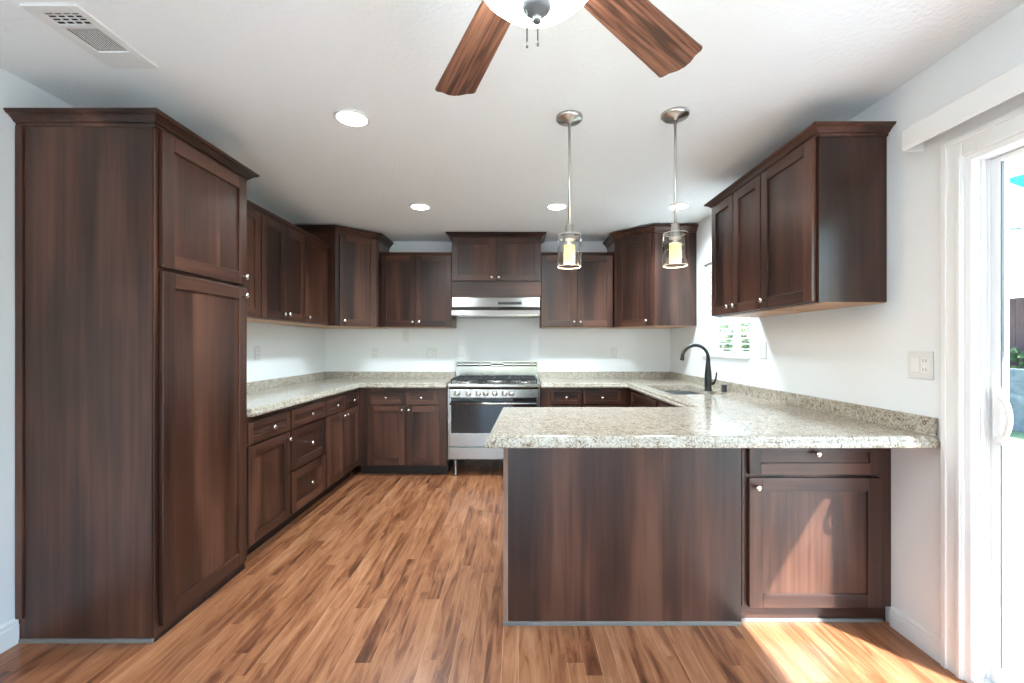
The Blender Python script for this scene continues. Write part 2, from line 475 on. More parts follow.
# side skin facing the camera, with a stile strip at the wall and one at the front corner
mb = MB().box(-0.004, 0.0, 0.007, DEPL-0.033, 0.022, 2.222, 0)
mb.build('side_panel', WOOD, pantry)
mb = MB().box(-0.012, 0.0, DEPL-0.029, DEPL, 0.105, 2.222, 0, 0.001)
mb.build('scribe_strip', WOOD, pantry)
o = MB().box(-0.011, 0.0, -0.002, DEPL-0.012, 0, 0.018, 0, 0.003).build('base_strip', STRIP, pantry); o['label'] = 'grey strip along the foot of the side panel'
front('door', pantry, 0.022, pw-0.012, 1.622, 2.218, (pw-0.045, 1.665), 0.066)
front('door', pantry, 0.022, pw-0.012, 0.055, 1.603, (pw-0.045, 1.560), 0.066)
MB().box(0.0, pw, -0.004, 0.0, 0, 0.014, 0).build('plinth', TOE, pantry)
mbc = MB().sweep([(XL+0.004, PY0), (XF, PY0), (XF, PY1), (-1.80, PY1)], crown_prof(2.218, 2.275, 0.054))
mbc.bm.transform(Matrix.Rotation(-RZL, 4, 'Z') @ Matrix.Translation((-XF, -PY0, 0)))
mbc.build('crown_molding', [WH, WH], pantry)

# ------------------------------------------------------------------ left base run
G_LB = 'base cabinets along the left wall'
wd = 0.470
base_unit('base_cabinet', 'dark brown base cabinet with one drawer over one door, next to the tall pantry', (XF, 2.498, 0), RZL, wd, DEPL,
          [('drawer', 0.006, wd-0.014, 0.704, 0.830, (wd/2, 0.767), 0.040), ('door', 0.006, wd-0.014, 0.118, 0.690, (wd-0.045, 0.650))], G_LB)
wd = 0.536
base_unit('base_cabinet', 'dark brown base cabinet with three stacked drawers, middle of the left run', (XF, 2.970, 0), RZL, wd, DEPL,
          [('drawer', 0.012, wd-0.006, 0.704, 0.830, (wd/2, 0.767), 0.040), ('drawer', 0.012, wd-0.006, 0.416, 0.694, (wd/2, 0.555)),
           ('drawer', 0.012, wd-0.006, 0.118, 0.400, (wd/2, 0.259))], G_LB)
wd = 0.750
base_unit('base_cabinet', 'dark brown two-drawer, two-door base cabinet at the far end of the left run', (XF, 3.508, 0), RZL, wd, DEPL,
          [('drawer', 0.008, 0.368, 0.704, 0.830, (0.188, 0.767), 0.040), ('drawer', 0.376, wd-0.02, 0.704, 0.830, (0.555, 0.767), 0.040),
           ('door', 0.008, 0.368, 0.118, 0.694, (0.338, 0.655)), ('door', 0.376, wd-0.02, 0.118, 0.694, (0.406, 0.655))], G_LB)
# back run, left of the range (its blind corner runs to the left wall)
XA, XB_ = -1.566, -0.700
wd = XB_-XA
base_unit('base_cabinet', 'dark brown base cabinet with two drawers over two doors, left of the steel range', (XA, YF, 0), 0, wd, YB-YF-0.004,
          [('drawer', 0.098, 0.462, 0.705, 0.828, (0.28, 0.766), 0.036), ('drawer', 0.476, 0.775, 0.705, 0.828, (0.625, 0.766), 0.036),
           ('door', 0.098, 0.462, 0.110, 0.688, (0.435, 0.650)), ('door', 0.476, 0.800, 0.110, 0.688, (0.503, 0.650))], 'base cabinets along the back wall',
          toe=0.095)
# back run, right of the range
XA2, XB2 = 0.226, 1.100
wd = XB2-XA2
base_unit('base_cabinet', 'dark brown base cabinet with two small drawers, right of the steel range behind the peninsula', (XA2, YF, 0), 0, wd, YB-YF-0.004,
          [('drawer', 0.092, 0.392, 0.705, 0.828, (0.245, 0.766), 0.036), ('drawer', 0.408, 0.785, 0.705, 0.828, (0.596, 0.766), 0.036),
           ('door', 0.092, 0.392, 0.110, 0.688, (0.365, 0.650)), ('door', 0.408, 0.785, 0.110, 0.688, (0.435, 0.650))], 'base cabinets along the back wall', toe=0.095)
# sink base along the right wall
SX = 1.102
wd = YF-2.604
sk = thing('sink_base_cabinet', 'dark brown sink base cabinet along the right wall under the sink', 'cabinet', (SX, YF-0.002, 0), RZR)
mb = MB()
dp = XR-SX-0.004
mb.box(0, wd, 0, 0.02, 0.10, 0.863); mb.box(0, wd, dp-0.02, dp, 0.10, 0.863); mb.box(0, 0.02, 0.02, dp-0.02, 0.10, 0.863)
mb.box(wd-0.02, wd, 0.02, dp-0.02, 0.10, 0.863); mb.box(0.02, wd-0.02, 0.02, dp-0.02, 0.10, 0.12)
mb.build('carcass', WOOD, sk)
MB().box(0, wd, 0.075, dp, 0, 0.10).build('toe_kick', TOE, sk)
front('drawer', sk, 0.10, 0.86, 0.705, 0.838, None, 0.040)
front('door', sk, 0.10, 0.475, 0.110, 0.688, (0.445, 0.650)); front('door', sk, 0.485, 0.86, 0.110, 0.688, (0.515, 0.650))
front('drawer', sk, 0.90, 1.56, 0.705, 0.838, (1.23, 0.77), 0.040); front('door', sk, 0.90, 1.56, 0.110, 0.688, (0.93, 0.650))

# ------------------------------------------------------------------ peninsula
PX0, PX1, PYF, PYB = -0.064, 1.022, 1.990, 2.596
pen = thing('peninsula_cabinet', 'dark brown peninsula base with a wide plain panel facing the camera', 'cabinet', (PX0, PYF, 0), 0)
pwid = PX1-PX0
MB().box(0, pwid, 0.006, PYB-PYF, 0, 0.863).build('carcass', WOOD, pen)
MB().box(0.020, pwid, 0.0, 0.006, 0.018, 0.863).build('back_panel', WOOD, pen)
o = MB().box(-0.003, 0.018, -0.004, 0.006, 0.018, 0.863, 0, 0.0015).build('corner_strip', EDGE, pen); o['label'] = 'paler wood strip on the left edge'
o = MB().box(-0.006, pwid, -0.008, 0.006, 0, 0.018, 0, 0.003).build('base_strip', STRIP, pen); o['label'] = 'grey strip along the foot of the panel'
EX0 = 1.026
ewid = XR-0.004-EX0
endc = thing('base_cabinet', 'dark brown one-drawer, one-door end cabinet in the sunlight at the right wall', 'cabinet', (EX0, PYF, 0), 0)
mb = MB().box(0, ewid, 0, PYB-PYF, 0.085, 0.863)
mb.build('carcass', WOOD, endc)
MB().box(0, ewid, 0.030, PYB-PYF-0.02, 0, 0.085).build('toe_kick', WH, endc)
front('drawer', endc, 0.022, ewid-0.060, 0.694, 0.850, (ewid/2-0.018, 0.792), 0.052)
front('door', endc, 0.022, ewid-0.060, 0.090, 0.678, (0.052, 0.640))
MB().box(0, ewid-0.02, 0.018, 0.030, 0, 0.015, 0, 0.002).build('base_strip', STRIP, endc)

# ------------------------------------------------------------------ countertops
ZT, ZB = 0.912, 0.864
def counter(name, label, poly, splash, hole=None, origin=(0, 0, 0)):
    def inset(pts, d):                       # polygon listed counter-clockwise
        out = []; n = len(pts)
        for i in range(n):
            p0, p, p1 = Vector(pts[i-1]), Vector(pts[i]), Vector(pts[(i+1) % n])
            a = (p-p0).normalized(); b = (p1-p).normalized()
            na, nb = Vector((-a.y, a.x)), Vector((-b.y, b.x))
            m = (na+nb)/(1+na.dot(nb))
            out.append((p.x+m.x*d, p.y+m.y*d))
        return out
    # one closed slab: stacked outlines give the stepped, rounded edge
    levels = [(0.009, ZB), (0.003, ZB+0.002), (0.0, ZB+0.008), (0.0, ZB+0.018), (0.003, ZB+0.024), (0.0075, ZB+0.0265), (0.0085, ZB+0.030),
              (0.0090, ZB+0.037), (0.0115, ZB+0.043), (0.016, ZB+0.0465), (0.022, ZT)]
    bmx = bmesh.new(); rings = []
    for d, zz in levels: rings.append([bmx.verts.new((x, y, zz)) for x, y in inset(poly, d)])
    n = len(poly)
    for ra, rb in zip(rings, rings[1:]):
        for i in range(n): bmx.faces.new((ra[i], ra[(i+1) % n], rb[(i+1) % n], rb[i]))
    bmx.faces.new(rings[0][::-1]); bmx.faces.new(rings[-1])
    mb = MB(); mb.merge(bmx, 0)
    o = mb.build(name, GRAN, None, origin)
    if hole:
        c = MB().box(*hole, 0.7, 1.1, 0, 0.0).build('cutter', GRAN)
        md = o.modifiers.new('cut', 'BOOLEAN'); md.object = c; md.operation = 'DIFFERENCE'; md.solver = 'EXACT'
        dg = bpy.context.evaluated_depsgraph_get()
        me = bpy.data.meshes.new_from_object(o.evaluated_get(dg))
        o.modifiers.clear(); old = o.data; o.data = me; bpy.data.meshes.remove(old)
        cm = c.data; bpy.data.objects.remove(c); bpy.data.meshes.remove(cm)
    tag(o, label, 'countertop')
    for b in splash:
        MB().box(*b, ZT-0.002, 0.984, 0, 0.003).build('backsplash', GRAN, o, origin)
    return o
SH = (1.155, 1.555, 3.24, 3.97)
g = 0.003
counter('granite_countertop', 'speckled beige granite countertop on the left run, from the pantry to the range',
        [(XL+g, 2.500), (-1.530, 2.500), (-1.530, 4.215), (-0.694, 4.215), (-0.694, YB-g), (XL+g, YB-g)],
        [(XL+g, XL+0.022, 2.50, YB-0.022), (XL+g, -0.694, YB-0.022, YB-g)])
counter('granite_countertop', 'speckled beige granite countertop over the sink and peninsula, with the sink cut into it',
        [(-0.134, 1.748), (XR-g, 1.748), (XR-g, YB-g), (0.222, YB-g), (0.222, 4.215), (1.060, 4.215), (1.060, 2.606), (-0.100, 2.606)],
        [(XR-0.022, XR-g, 1.768, YB-0.022), (0.222, XR-g, YB-0.022, YB-g)], hole=(SH[0], SH[1], SH[2], SH[3]))

# sink
sink = thing('sink', 'stainless steel undermount sink in the granite by the window', 'sink', (1.355, 3.605, 0.70))
x0, x1, y0, y1 = SH[0]-1.355, SH[1]-1.355, SH[2]-3.605, SH[3]-3.605
mb = MB(); q = 0.004; zt = ZB-0.702-0.001
mb.box(x0-0.012, x1+0.012, y0-0.012, y1+0.012, 0.0, q)
mb.box(x0-0.012, x0, y0-0.012, y1+0.012, q, zt); mb.box(x1, x1+0.012, y0-0.012, y1+0.012, q, zt)
mb.box(x0, x1, y0-0.012, y0, q, zt); mb.box(x0, x1, y1, y1+0.012, q, zt)
mb.box(x0, x1, 0.0, 0.022, q, zt-0.06, 0, 0.004)
mb.build('basin', SINKM, sink)
for yy in (-0.18, 0.19):
    MB().lathe([(0.045, q), (0.045, q+0.003), (0.03, q+0.004), (0.028, q+0.001), (0, q+0.001)], Matrix.Translation((0, yy, 0)), 20).build('drain', STEELD, sink)

# faucet
fx, fy = 1.60, 3.50
fau = thing('faucet', 'matte black gooseneck faucet behind the sink', 'faucet', (fx-0.07, fy, ZT+0.0005))
mb = MB().lathe([(0.030, 0), (0.031, 0.006), (0.027, 0.012), (0.0275, 0.05), (0.029, 0.09), (0.026, 0.14), (0.020, 0.20), (0.0145, 0.26), (0.0135, 0.275)], None, 20)
mb.build('body', BLACK, fau)
path = [(0, 0, 0.265)]
R0 = 0.104
for k in range(0, 15):
    a = math.radians(k*180/14*1.02)
    path.append((-R0+R0*math.cos(a), 0, 0.268+R0*math.sin(a)*0.95))
path.append((-2*R0-0.004, 0, 0.245))
MB().tube(path, [0.0135]*(len(path)-3)+[0.0140, 0.0155, 0.0165], 14).build('spout', BLACK, fau)
mb = MB().tube([(0.018, -0.004, 0.055), (0.040, -0.010, 0.062), (0.052, -0.014, 0.085), (0.058, -0.016, 0.120), (0.060, -0.017, 0.152)], [0.014, 0.012, 0.008, 0.0065, 0.006], 12)
mb.build('handle', BLACK, fau)
sp = thing('air_gap_cap', 'small black cylinder cap on the countertop beside the faucet', 'air gap', (1.625, 3.43, ZT+0.0005))
MB().lathe([(0.024, 0), (0.024, 0.004), (0.021, 0.006), (0.021, 0.052), (0.018, 0.056), (0, 0.057)], None, 20).build('cap', BLACK, sp)

# ------------------------------------------------------------------ wall cabinets
# left wall
XU = -1.83; DU = XU-XL-0.004; ZU = 1.470; HU = 2.218-ZU
G_UL = 'wall cabinets on the left wall'
def dr(x0, x1, kx, h=HU): return ('door', x0, x1, 0.004, h-0.012, (kx, 0.050))
wd = 0.566
wall_unit('wall_cabinet', 'dark brown one-door wall cabinet next to the tall pantry', (XU, 2.498, ZU), RZL, wd, DU, HU, [dr(0.006, wd-0.006, 0.040)], G_UL)
wd = 0.632
wall_unit('wall_cabinet', 'dark brown two-door wall cabinet in the middle of the left wall', (XU, 3.066, ZU), RZL, wd, DU, HU,
          [dr(0.006, wd/2-0.003, wd/2-0.036), dr(wd/2+0.003, wd-0.006, wd/2+0.036)], G_UL)
wd = 0.478
wall_unit('wall_cabinet', 'dark brown one-door wall cabinet on the left wall beside the corner cabinet', (XU, 3.700, ZU), RZL, wd, DU, HU,
          [dr(0.006, wd-0.030, 0.040)], G_UL)
cm = MB().sweep([(XU, 2.556), (XU, 4.178)], crown_prof(2.200, 2.243, 0.040)).build('crown_molding', [WY], None, (XU, 3.4, 2.2))
tag(cm, 'dark brown crown molding along the top of the left wall cabinets', 'molding')

# corner cabinets
def corner(label, pts, A, B, z0, z1, zc, crown_path):
    A, B = Vector(A), Vector(B)
    t = thing('corner_wall_cabinet', label, 'cabinet', (A.x, A.y, z0), 0)
    mb = MB().prism([(p[0]-A.x, p[1]-A.y) for p in pts], 0, z1-z0)
    mb.build('carcass', WOOD, t)
    cx = sum(p[0] for p in pts)/len(pts); cy = sum(p[1] for p in pts)/len(pts)
    o = MB().prism([((p[0]-cx)*0.97+cx-A.x, (p[1]-cy)*0.97+cy-A.y) for p in pts], -0.004, 0.0005).build('bottom_panel', MAPLE, t)
    o['label'] = 'pale wood underside panel'
    L = (B-A).length; ang = math.atan2((B-A).y, (B-A).x)
    kx = 0.075 if A.x < 0 else L-0.075
    d = front('door', t, 0.035, L-0.030, 0.004, z1-z0-0.020, (kx, 0.050))
    d.rotation_euler = (0, 0, ang)
    cb = MB().sweep(crown_path, crown_prof(z1-0.02, zc, 0.050))
    cb.build('crown_molding', [WH], t, (A.x, A.y, z0))
    return t
A, B = (-1.755, 4.180), (-1.440, 4.475)
corner('dark brown diagonal corner wall cabinet at the left end of the back wall', [(XL+g, 4.18), A, B, (-1.44, YB-g), (XL+g, YB-g)], A, B, 1.467, 2.375, 2.422,
       [(XL+0.004, 4.18), A, B, (-1.44, YB-0.004)])
A, B = (0.997, 4.475), (1.310, 4.160)
corner('dark brown diagonal corner wall cabinet at the right end of the back wall', [A, B, (XR-g, 4.16), (XR-g, YB-g), (0.997, YB-g)], A, B, 1.467, 2.375, 2.422,
       [(0.997, YB-0.004), A, B, (XR-0.004, 4.16)])
# back wall pairs
YU = 4.541; DB = YB-YU-0.004
G_UB = 'wall cabinets on the back wall'
def back_pair(label, X0, X1, z0, z1):
    wd = X1-X0; h = z1-z0
    t = wall_unit('wall_cabinet', label, (X0, YU, z0), 0, wd, DB, h, [dr(0.006, wd/2-0.003, wd/2-0.034, h), dr(wd/2+0.003, wd-0.006, wd/2+0.034, h)], G_UB)
    MB().sweep([(X0, YU), (X1, YU)], crown_prof(2.206, 2.245, 0.022)).build('crown_molding', [WH], t, (X0, YU, z0))
back_pair('dark brown two-door wall cabinet left of the range hood', -1.432, -0.688, ZU, 2.222)
back_pair('dark brown two-door wall cabinet right of the range hood', 0.240, 0.990, ZU, 2.222)
# raised cabinet over the hood
HX0, HX1, HY = -0.683, 0.236, 4.492
t = thing('hood_cabinet', 'short two-door dark brown cabinet above the range hood, higher than its neighbours', 'cabinet', (HX0, HY, 1.770))
wd = HX1-HX0
MB().box(0, wd, 0, YB-HY-0.004, 0, 2.388-1.770).build('carcass', WOOD, t)
front('door', t, 0.008, wd/2-0.010, 0.172, 0.612, (wd/2-0.046, 0.205)); front('door', t, wd/2+0.010, wd-0.008, 0.172, 0.612, (wd/2+0.026, 0.205))
MB().box(0.0, wd, -0.016, -0.0005, 0.004, 0.160, 1, 0.0015).build('valance', WOOD, t)
MB().sweep([(HX0, YB-0.004), (HX0, HY), (HX1, HY), (HX1, YB-0.004)], crown_prof(2.384, 2.435, 0.056)).build('crown_molding', [WH], t, (HX0, HY, 1.770))
# right wall pair near the sliding door
XRU = 1.393; ZR = 1.480; HR = 2.262-ZR; DR = XR-XRU-0.004
G_UR = 'wall cabinets on the right wall'
wall_unit('wall_cabinet', 'dark brown two-door wall cabinet on the right wall beside the window', (XRU, 3.088, ZR), RZR, 0.625, DR, HR,
          [dr(0.004, 0.307, 0.270, HR), dr(0.313, 0.621, 0.350, HR)], G_UR)
wall_unit('wall_cabinet', 'dark brown one-door wall cabinet on the right wall nearest the sliding door', (XRU, 2.461, ZR), RZR, 0.448, DR, HR,
          [dr(0.004, 0.430, 0.038, HR)], G_UR)
cm = MB().sweep([(XR-0.004, 3.088), (XRU, 3.088), (XRU, 2.013), (XR-0.004, 2.013)], crown_prof(2.245, 2.290, 0.052)).build('crown_molding', [WY], None, (XRU, 2.55, 2.24))
tag(cm, 'dark brown crown molding around the top of the right wall cabinets', 'molding')

# ------------------------------------------------------------------ range
RX0, RX1, RYF = -0.684, 0.214, 4.235
rg = thing('gas_range', 'stainless steel gas range with black grates at the middle of the back wall', 'stove', ((RX0+RX1)/2, RYF, 0))
hw = (RX1-RX0)/2; RD = YB-RYF-0.012
mb = MB()
mb.box(-hw, hw, 0.030, RD, 0.165, 0.880); mb.box(-hw, -hw+0.014, -0.002, 0.030, 0.165, 0.862, 0, 0.002); mb.box(hw-0.014, hw, -0.002, 0.030, 0.165, 0.862, 0, 0.002)
mb.build('body', STEEL, rg)
MB().box(-hw-0.004, hw+0.004, -0.022, RD, 0.868, 0.905, 0, 0.009).build('cooktop', STEEL, rg)
# backguard with two long slots
mb = MB()
bz = [0.905, 1.030, 1.052, 1.062, 1.084, 1.098]
mb.box(-hw, hw, RD-0.045, RD, 0.905, 1.046); mb.box(-hw, hw, RD-0.045, RD, 1.060, 1.076); mb.box(-hw, hw, RD-0.045, RD, 1.089, 1.100)
for xx in (-hw, -hw*0.86, -hw*0.42, -hw*0.14, hw*0.42, hw*0.86, hw-0.012):
    mb.box(xx, xx+(0.14 if abs(xx+hw*0.14) < 0.001 else 0.012), RD-0.045, RD, 1.04, 1.095)
mb.box(-hw, hw, RD-0.012, RD, 1.04, 1.095, 1)
mb.build('backguard', [STEEL, VENTD], rg)
# control panel and knobs
MB().box(-hw+0.016, hw-0.016, -0.014, 0.030, 0.770, 0.850, 0, 0.003).build('control_panel', STEEL, rg)
MB().box(-hw+0.016, hw-0.016, 0.004, 0.030, 0.850, 0.868).build('shadow_gap', VENTD, rg)
for xk in (-0.356, -0.246, -0.150, -0.078, 0.010, 0.104, 0.170):
    M = Matrix.Translation((xk, -0.014, 0.812)) @ Matrix.Rotation(PI/2, 4, 'X')
    k = MB().lathe([(0.029, 0), (0.029, 0.004), (0.024, 0.007), (0.024, 0.030), (0.021, 0.034), (0, 0.034)], M, 20)
    k.box(xk-0.003, xk+0.003, -0.052, -0.044, 0.794, 0.832)
    k.build('control_knob', NICKEL, rg)
# oven door
dz0, dz1 = 0.296, 0.764
mb = MB()
mb.box(-hw+0.016, hw-0.016, -0.012, 0.028, dz0, 0.425, 0, 0.003)
mb.box(-hw+0.016, -hw+0.034, -0.012, 0.028, 0.425, dz1); mb.box(hw-0.034, hw-0.016, -0.012, 0.028, 0.425, dz1)
od = mb.build('oven_door', STEEL, rg)
o = MB().box(-hw+0.034, hw-0.034, -0.012, 0.026, 0.4255, dz1).build('oven_window', OVENGL, od); o['label'] = 'dark glass oven window'
mb = MB().tube([(-hw+0.030, -0.062, 0.716), (hw-0.030, -0.062, 0.716)], 0.0125, 14)
for s in (-1, 1): mb.tube([(s*(hw-0.055), -0.012, 0.716), (s*(hw-0.055), -0.062, 0.716)], 0.009, 10)
mb.build('handle', STEEL, od)
MB().box(-hw+0.016, hw-0.016, -0.012, 0.028, 0.170, 0.284, 0, 0.003).build('drawer', STEEL, rg)
for sx in (-1, 1):
    for yy in (0.045, RD-0.06):
        MB().lathe([(0.024, 0), (0.024, 0.015), (0.017, 0.022), (0.019, 0.11), (0.022, 0.166)], Matrix.Translation((sx*(hw-0.07), yy, 0)), 16).build('leg', STEELD, rg)
# burners and grates
for bx, by, br in ((-0.30, 0.15, 0.045), (-0.30, 0.42, 0.036), (0.0, 0.28, 0.058), (0.30, 0.15, 0.036), (0.30, 0.42, 0.045)):
    bu = MB().lathe([(br*1.7, 0.9045), (br*1.6, 0.912), (br*1.1, 0.920), (0, 0.920)], Matrix.Translation((bx, by, 0)), 20, 0).build('burner', KNOBM, rg)
    MB().lathe([(br, 0.920), (br, 0.926), (br*0.8, 0.929), (0, 0.930)], Matrix.Translation((bx, by, 0)), 20, 0).build('burner_cap', IRON, bu)
for cx in (-0.285, 0.0, 0.285):
    mb = MB(); zg0, zg1 = 0.934, 0.948; a = 0.138
    ya, yb_ = 0.025, 0.545
    for xx in (cx-a, cx+a-0.012): mb.box(xx, xx+0.012, ya, yb_, zg0, zg1, 0, 0.002)
    for yy in (ya, (ya+yb_)/2-0.006, yb_-0.012): mb.box(cx-a, cx+a, yy, yy+0.012, zg0, zg1, 0, 0.002)
    for yy in (0.15, 0.42):
        mb.box(cx-a, cx-0.035, yy-0.005, yy+0.005, zg0, zg1+0.006, 0, 0.002); mb.box(cx+0.035, cx+a, yy-0.005, yy+0.005, zg0, zg1+0.006, 0, 0.002)
        mb.box(cx-0.005, cx+0.005, yy-0.12, yy-0.035, zg0, zg1+0.012, 0, 0.002); mb.box(cx-0.005, cx+0.005, yy+0.035, yy+0.12, zg0, zg1+0.006, 0, 0.002)
    for xx in (cx-a, cx+a-0.012):
        for yy in (ya, yb_-0.012): mb.box(xx, xx+0.012, yy, yy+0.012, 0.9045, zg0)
    mb.build('grate', IRON, rg)

# hood
hx0, hx1 = -0.672, 0.222
hd = thing('range_hood', 'slim stainless steel range hood under the short cabinet', 'range hood', ((hx0+hx1)/2, YB-0.004, 1.580))
def prof_x(mb, prof, xa, xb, mat=0):
    M = Matrix(((0, 0, 1, 0), (1, 0, 0, 0), (0, 1, 0, 0), (0, 0, 0, 1)))   # (y,z) profile extruded along x
    mb.prism(prof, xa, xb, mat, 0.0, M)
hw2 = (hx1-hx0)/2
mb = MB()
prof_x(mb, [(0, 0), (0, 0.186), (-0.400, 0.186), (-0.420, 0.092), (-0.480, 0.052), (-0.486, 0.004), (-0.486, 0)], -hw2, hw2)
mb.build('canopy', STEEL, hd)
o = MB().box(0.02, 0.26, -0.422, -0.395, 0.118, 0.142, 0, 0.002).build('control_strip', BLACK, hd); o['label'] = 'black control strip'
MB().box(-hw2+0.05, hw2-0.05, -0.45, -0.06, -0.005, 0.001).build('filter', STEELD, hd)

# ------------------------------------------------------------------ ceiling fixtures
def can(x, y, label):
    t = thing('recessed_light', label, 'ceiling light', (x, y, ZC), 0, 'recessed ceiling lights')
    MB().lathe([(0.088, 0), (0.086, -0.006), (0.074, -0.008), (0.072, -0.004), (0.072, 0)], None, 36).build('trim_ring', WHITE, t)
    MB().lathe([(0.072, -0.0035), (0.05, -0.005), (0, -0.0055)], None, 36).build('lens', LENS, t)
    l = bpy.data.lights.new('can_lamp', 'SPOT'); l.energy = CAN_POWER; l.spot_size = math.radians(150); l.spot_blend = 0.8
    l.shadow_soft_size = 0.11; l.color = (0.78, 0.94, 1.0)
    lo = bpy.data.objects.new('can_lamp', l); COL.objects.link(lo); lo.parent = t; lo.location = (0, 0, -0.012)
can(-0.847, 2.22, 'round recessed ceiling light nearest the tall pantry')
can(-0.82, 3.64, 'round recessed ceiling light above the counter left of the range')
can(0.325, 3.64, 'round recessed ceiling light behind the left pendant rod')
can(1.343, 3.63, 'round recessed ceiling light behind the right pendant rod')

def pendant(x, y, label):
    t = thing('pendant_light', label, 'pendant light', (x, y, ZC), 0, 'pendant lights over the peninsula')
    MB().lathe([(0.067, 0), (0.067, -0.012), (0.060, -0.020), (0.014, -0.024), (0.012, -0.034), (0, -0.034)], None, 36).build('canopy', NICKEL, t)
    MB().tube([(0, 0, -0.03), (0, 0, -0.565)], 0.0065, 12).build('rod', NICKEL, t)
    zt = -0.598
    MB().lathe([(0.012, zt+0.050), (0.020, zt+0.046), (0.021, zt-0.018), (0.030, zt-0.022), (0.030, zt-0.030), (0.016, zt-0.034), (0.016, zt-0.048), (0.030, zt-0.050), (0.030, zt-0.056), (0, zt-0.056)], None, 24).build('socket', NICKEL, t)
    mb = MB(); r = 0.060
    mb.lathe([(0.021, zt-0.001), (r-0.004, zt-0.001), (r, zt-0.005), (r, zt-0.163), (r-0.0035, zt-0.163), (r-0.0035, zt-0.006), (0.021, zt-0.0045)], None, 40, cap=False)
    gs = mb.build('glass_shade', JAR, t)
    for zz, rr in ((zt-0.1635, r-0.0018), (zt-0.003, r-0.0015)):
        MB().tube([(rr*math.cos(2*PI*k/40), rr*math.sin(2*PI*k/40), zz) for k in range(41)], 0.0014, 6, 0, False).build('rim_glint', GLINT, gs)  # opaque pale rings paint the bright edges of the clear shade
    mb = MB().lathe([(0.0275, zt-0.052), (0.0285, zt-0.056), (0.0285, zt-0.148), (0.0255, zt-0.148), (0.0255, zt-0.060)], None, 28, cap=False)
    mb.build('frosted_tube', TUBE, t)
    MB().lathe([(0.008, zt-0.056), (0.010, zt-0.065), (0.016, zt-0.085), (0.013, zt-0.105), (0, zt-0.115)], None, 16).build('bulb', BULB, t)
    l = bpy.data.lights.new('pendant_lamp', 'POINT'); l.energy = PENDANT_POWER; l.color = (1.0, 0.72, 0.42); l.shadow_soft_size = 0.02
    lo = bpy.data.objects.new('pendant_lamp', l); COL.objects.link(lo); lo.parent = t; lo.location = (0, 0, zt-0.18)
pendant(0.261, 2.210, 'left one of the two clear glass pendants over the peninsula')
pendant(0.788, 2.180, 'right one of the two clear glass pendants, over the sink side of the peninsula')

# ceiling fan
FX, FY = 0.042, 0.970
fan = thing('ceiling_fan', 'ceiling fan with brown wood blades and a glowing white dome light', 'ceiling fan', (FX, FY, ZC))
zb = -0.245
MB().lathe([(0.075, 0), (0.075, -0.04), (0.06, -0.06), (0.11, -0.085), (0.125, -0.11), (0.125, -0.20), (0.10, -0.235), (0.085, -0.275), (0.085, -0.285)], None, 36).build('motor_housing', NICKEL, fan)
MB().lathe([(0.148, -0.284), (0.150, -0.290), (0.146, -0.318), (0.130, -0.352), (0.100, -0.380), (0.060, -0.397), (0.018, -0.403), (0, -0.404)], None, 40).build('dome_shade', DOME, fan)
MB().lathe([(0.034, -0.398), (0.035, -0.405), (0.024, -0.417), (0.009, -0.424), (0.008, -0.434), (0.010, -0.438), (0, -0.442)], None, 24).build('finial', GREYM, fan)
for xx, yy, z1 in ((-0.022, -0.006, -0.490), (0.002, 0.0, -0.482)):
    mb = MB().tube([(xx, yy, -0.41), (xx, yy, z1)], 0.0016, 8)
    mb.lathe([(0.0024, z1), (0.0024, z1-0.010), (0, z1-0.011)], Matrix.Translation((xx, yy, 0)), 10)
    mb.build('pull_chain', CHAIN, fan)
r0, r1 = 0.205, 0.672
pts = [(r0, -0.050), (r0+0.03, -0.054), (r1-0.050, -0.073), (r1-0.022, -0.075), (r1-0.014, -0.068), (r1-0.010, -0.046), (r1+0.004, -0.022), (r1+0.008, 0.0),
       (r1+0.004, 0.022), (r1-0.010, 0.046), (r1-0.014, 0.068), (r1-0.022, 0.075), (r1-0.050, 0.073), (r0+0.03, 0.054), (r0, 0.050)]
blade0 = None
for k in range(5):
    ang = math.radians(42.2+72*k)
    if blade0 is None:
        b = MB().prism(pts, -0.004, 0.004, 0, 0.0015).build('blade', FANW, fan)
        mb = MB().prism([(0.10, -0.016), (0.20, -0.03), (0.27, -0.036), (0.29, 0.0), (0.27, 0.036), (0.20, 0.03), (0.10, 0.016)], 0.004, 0.009, 0, 0.001)
        br = mb.build('blade_iron', NICKEL, b); blade0 = b
    else:
        b = blade0.copy(); COL.objects.link(b); b.parent = fan
        br2 = blade0.children[0].copy(); COL.objects.link(br2); br2.parent = b
    b.location = (0, 0, zb); b.rotation_euler = (math.radians(-10), 0, ang)
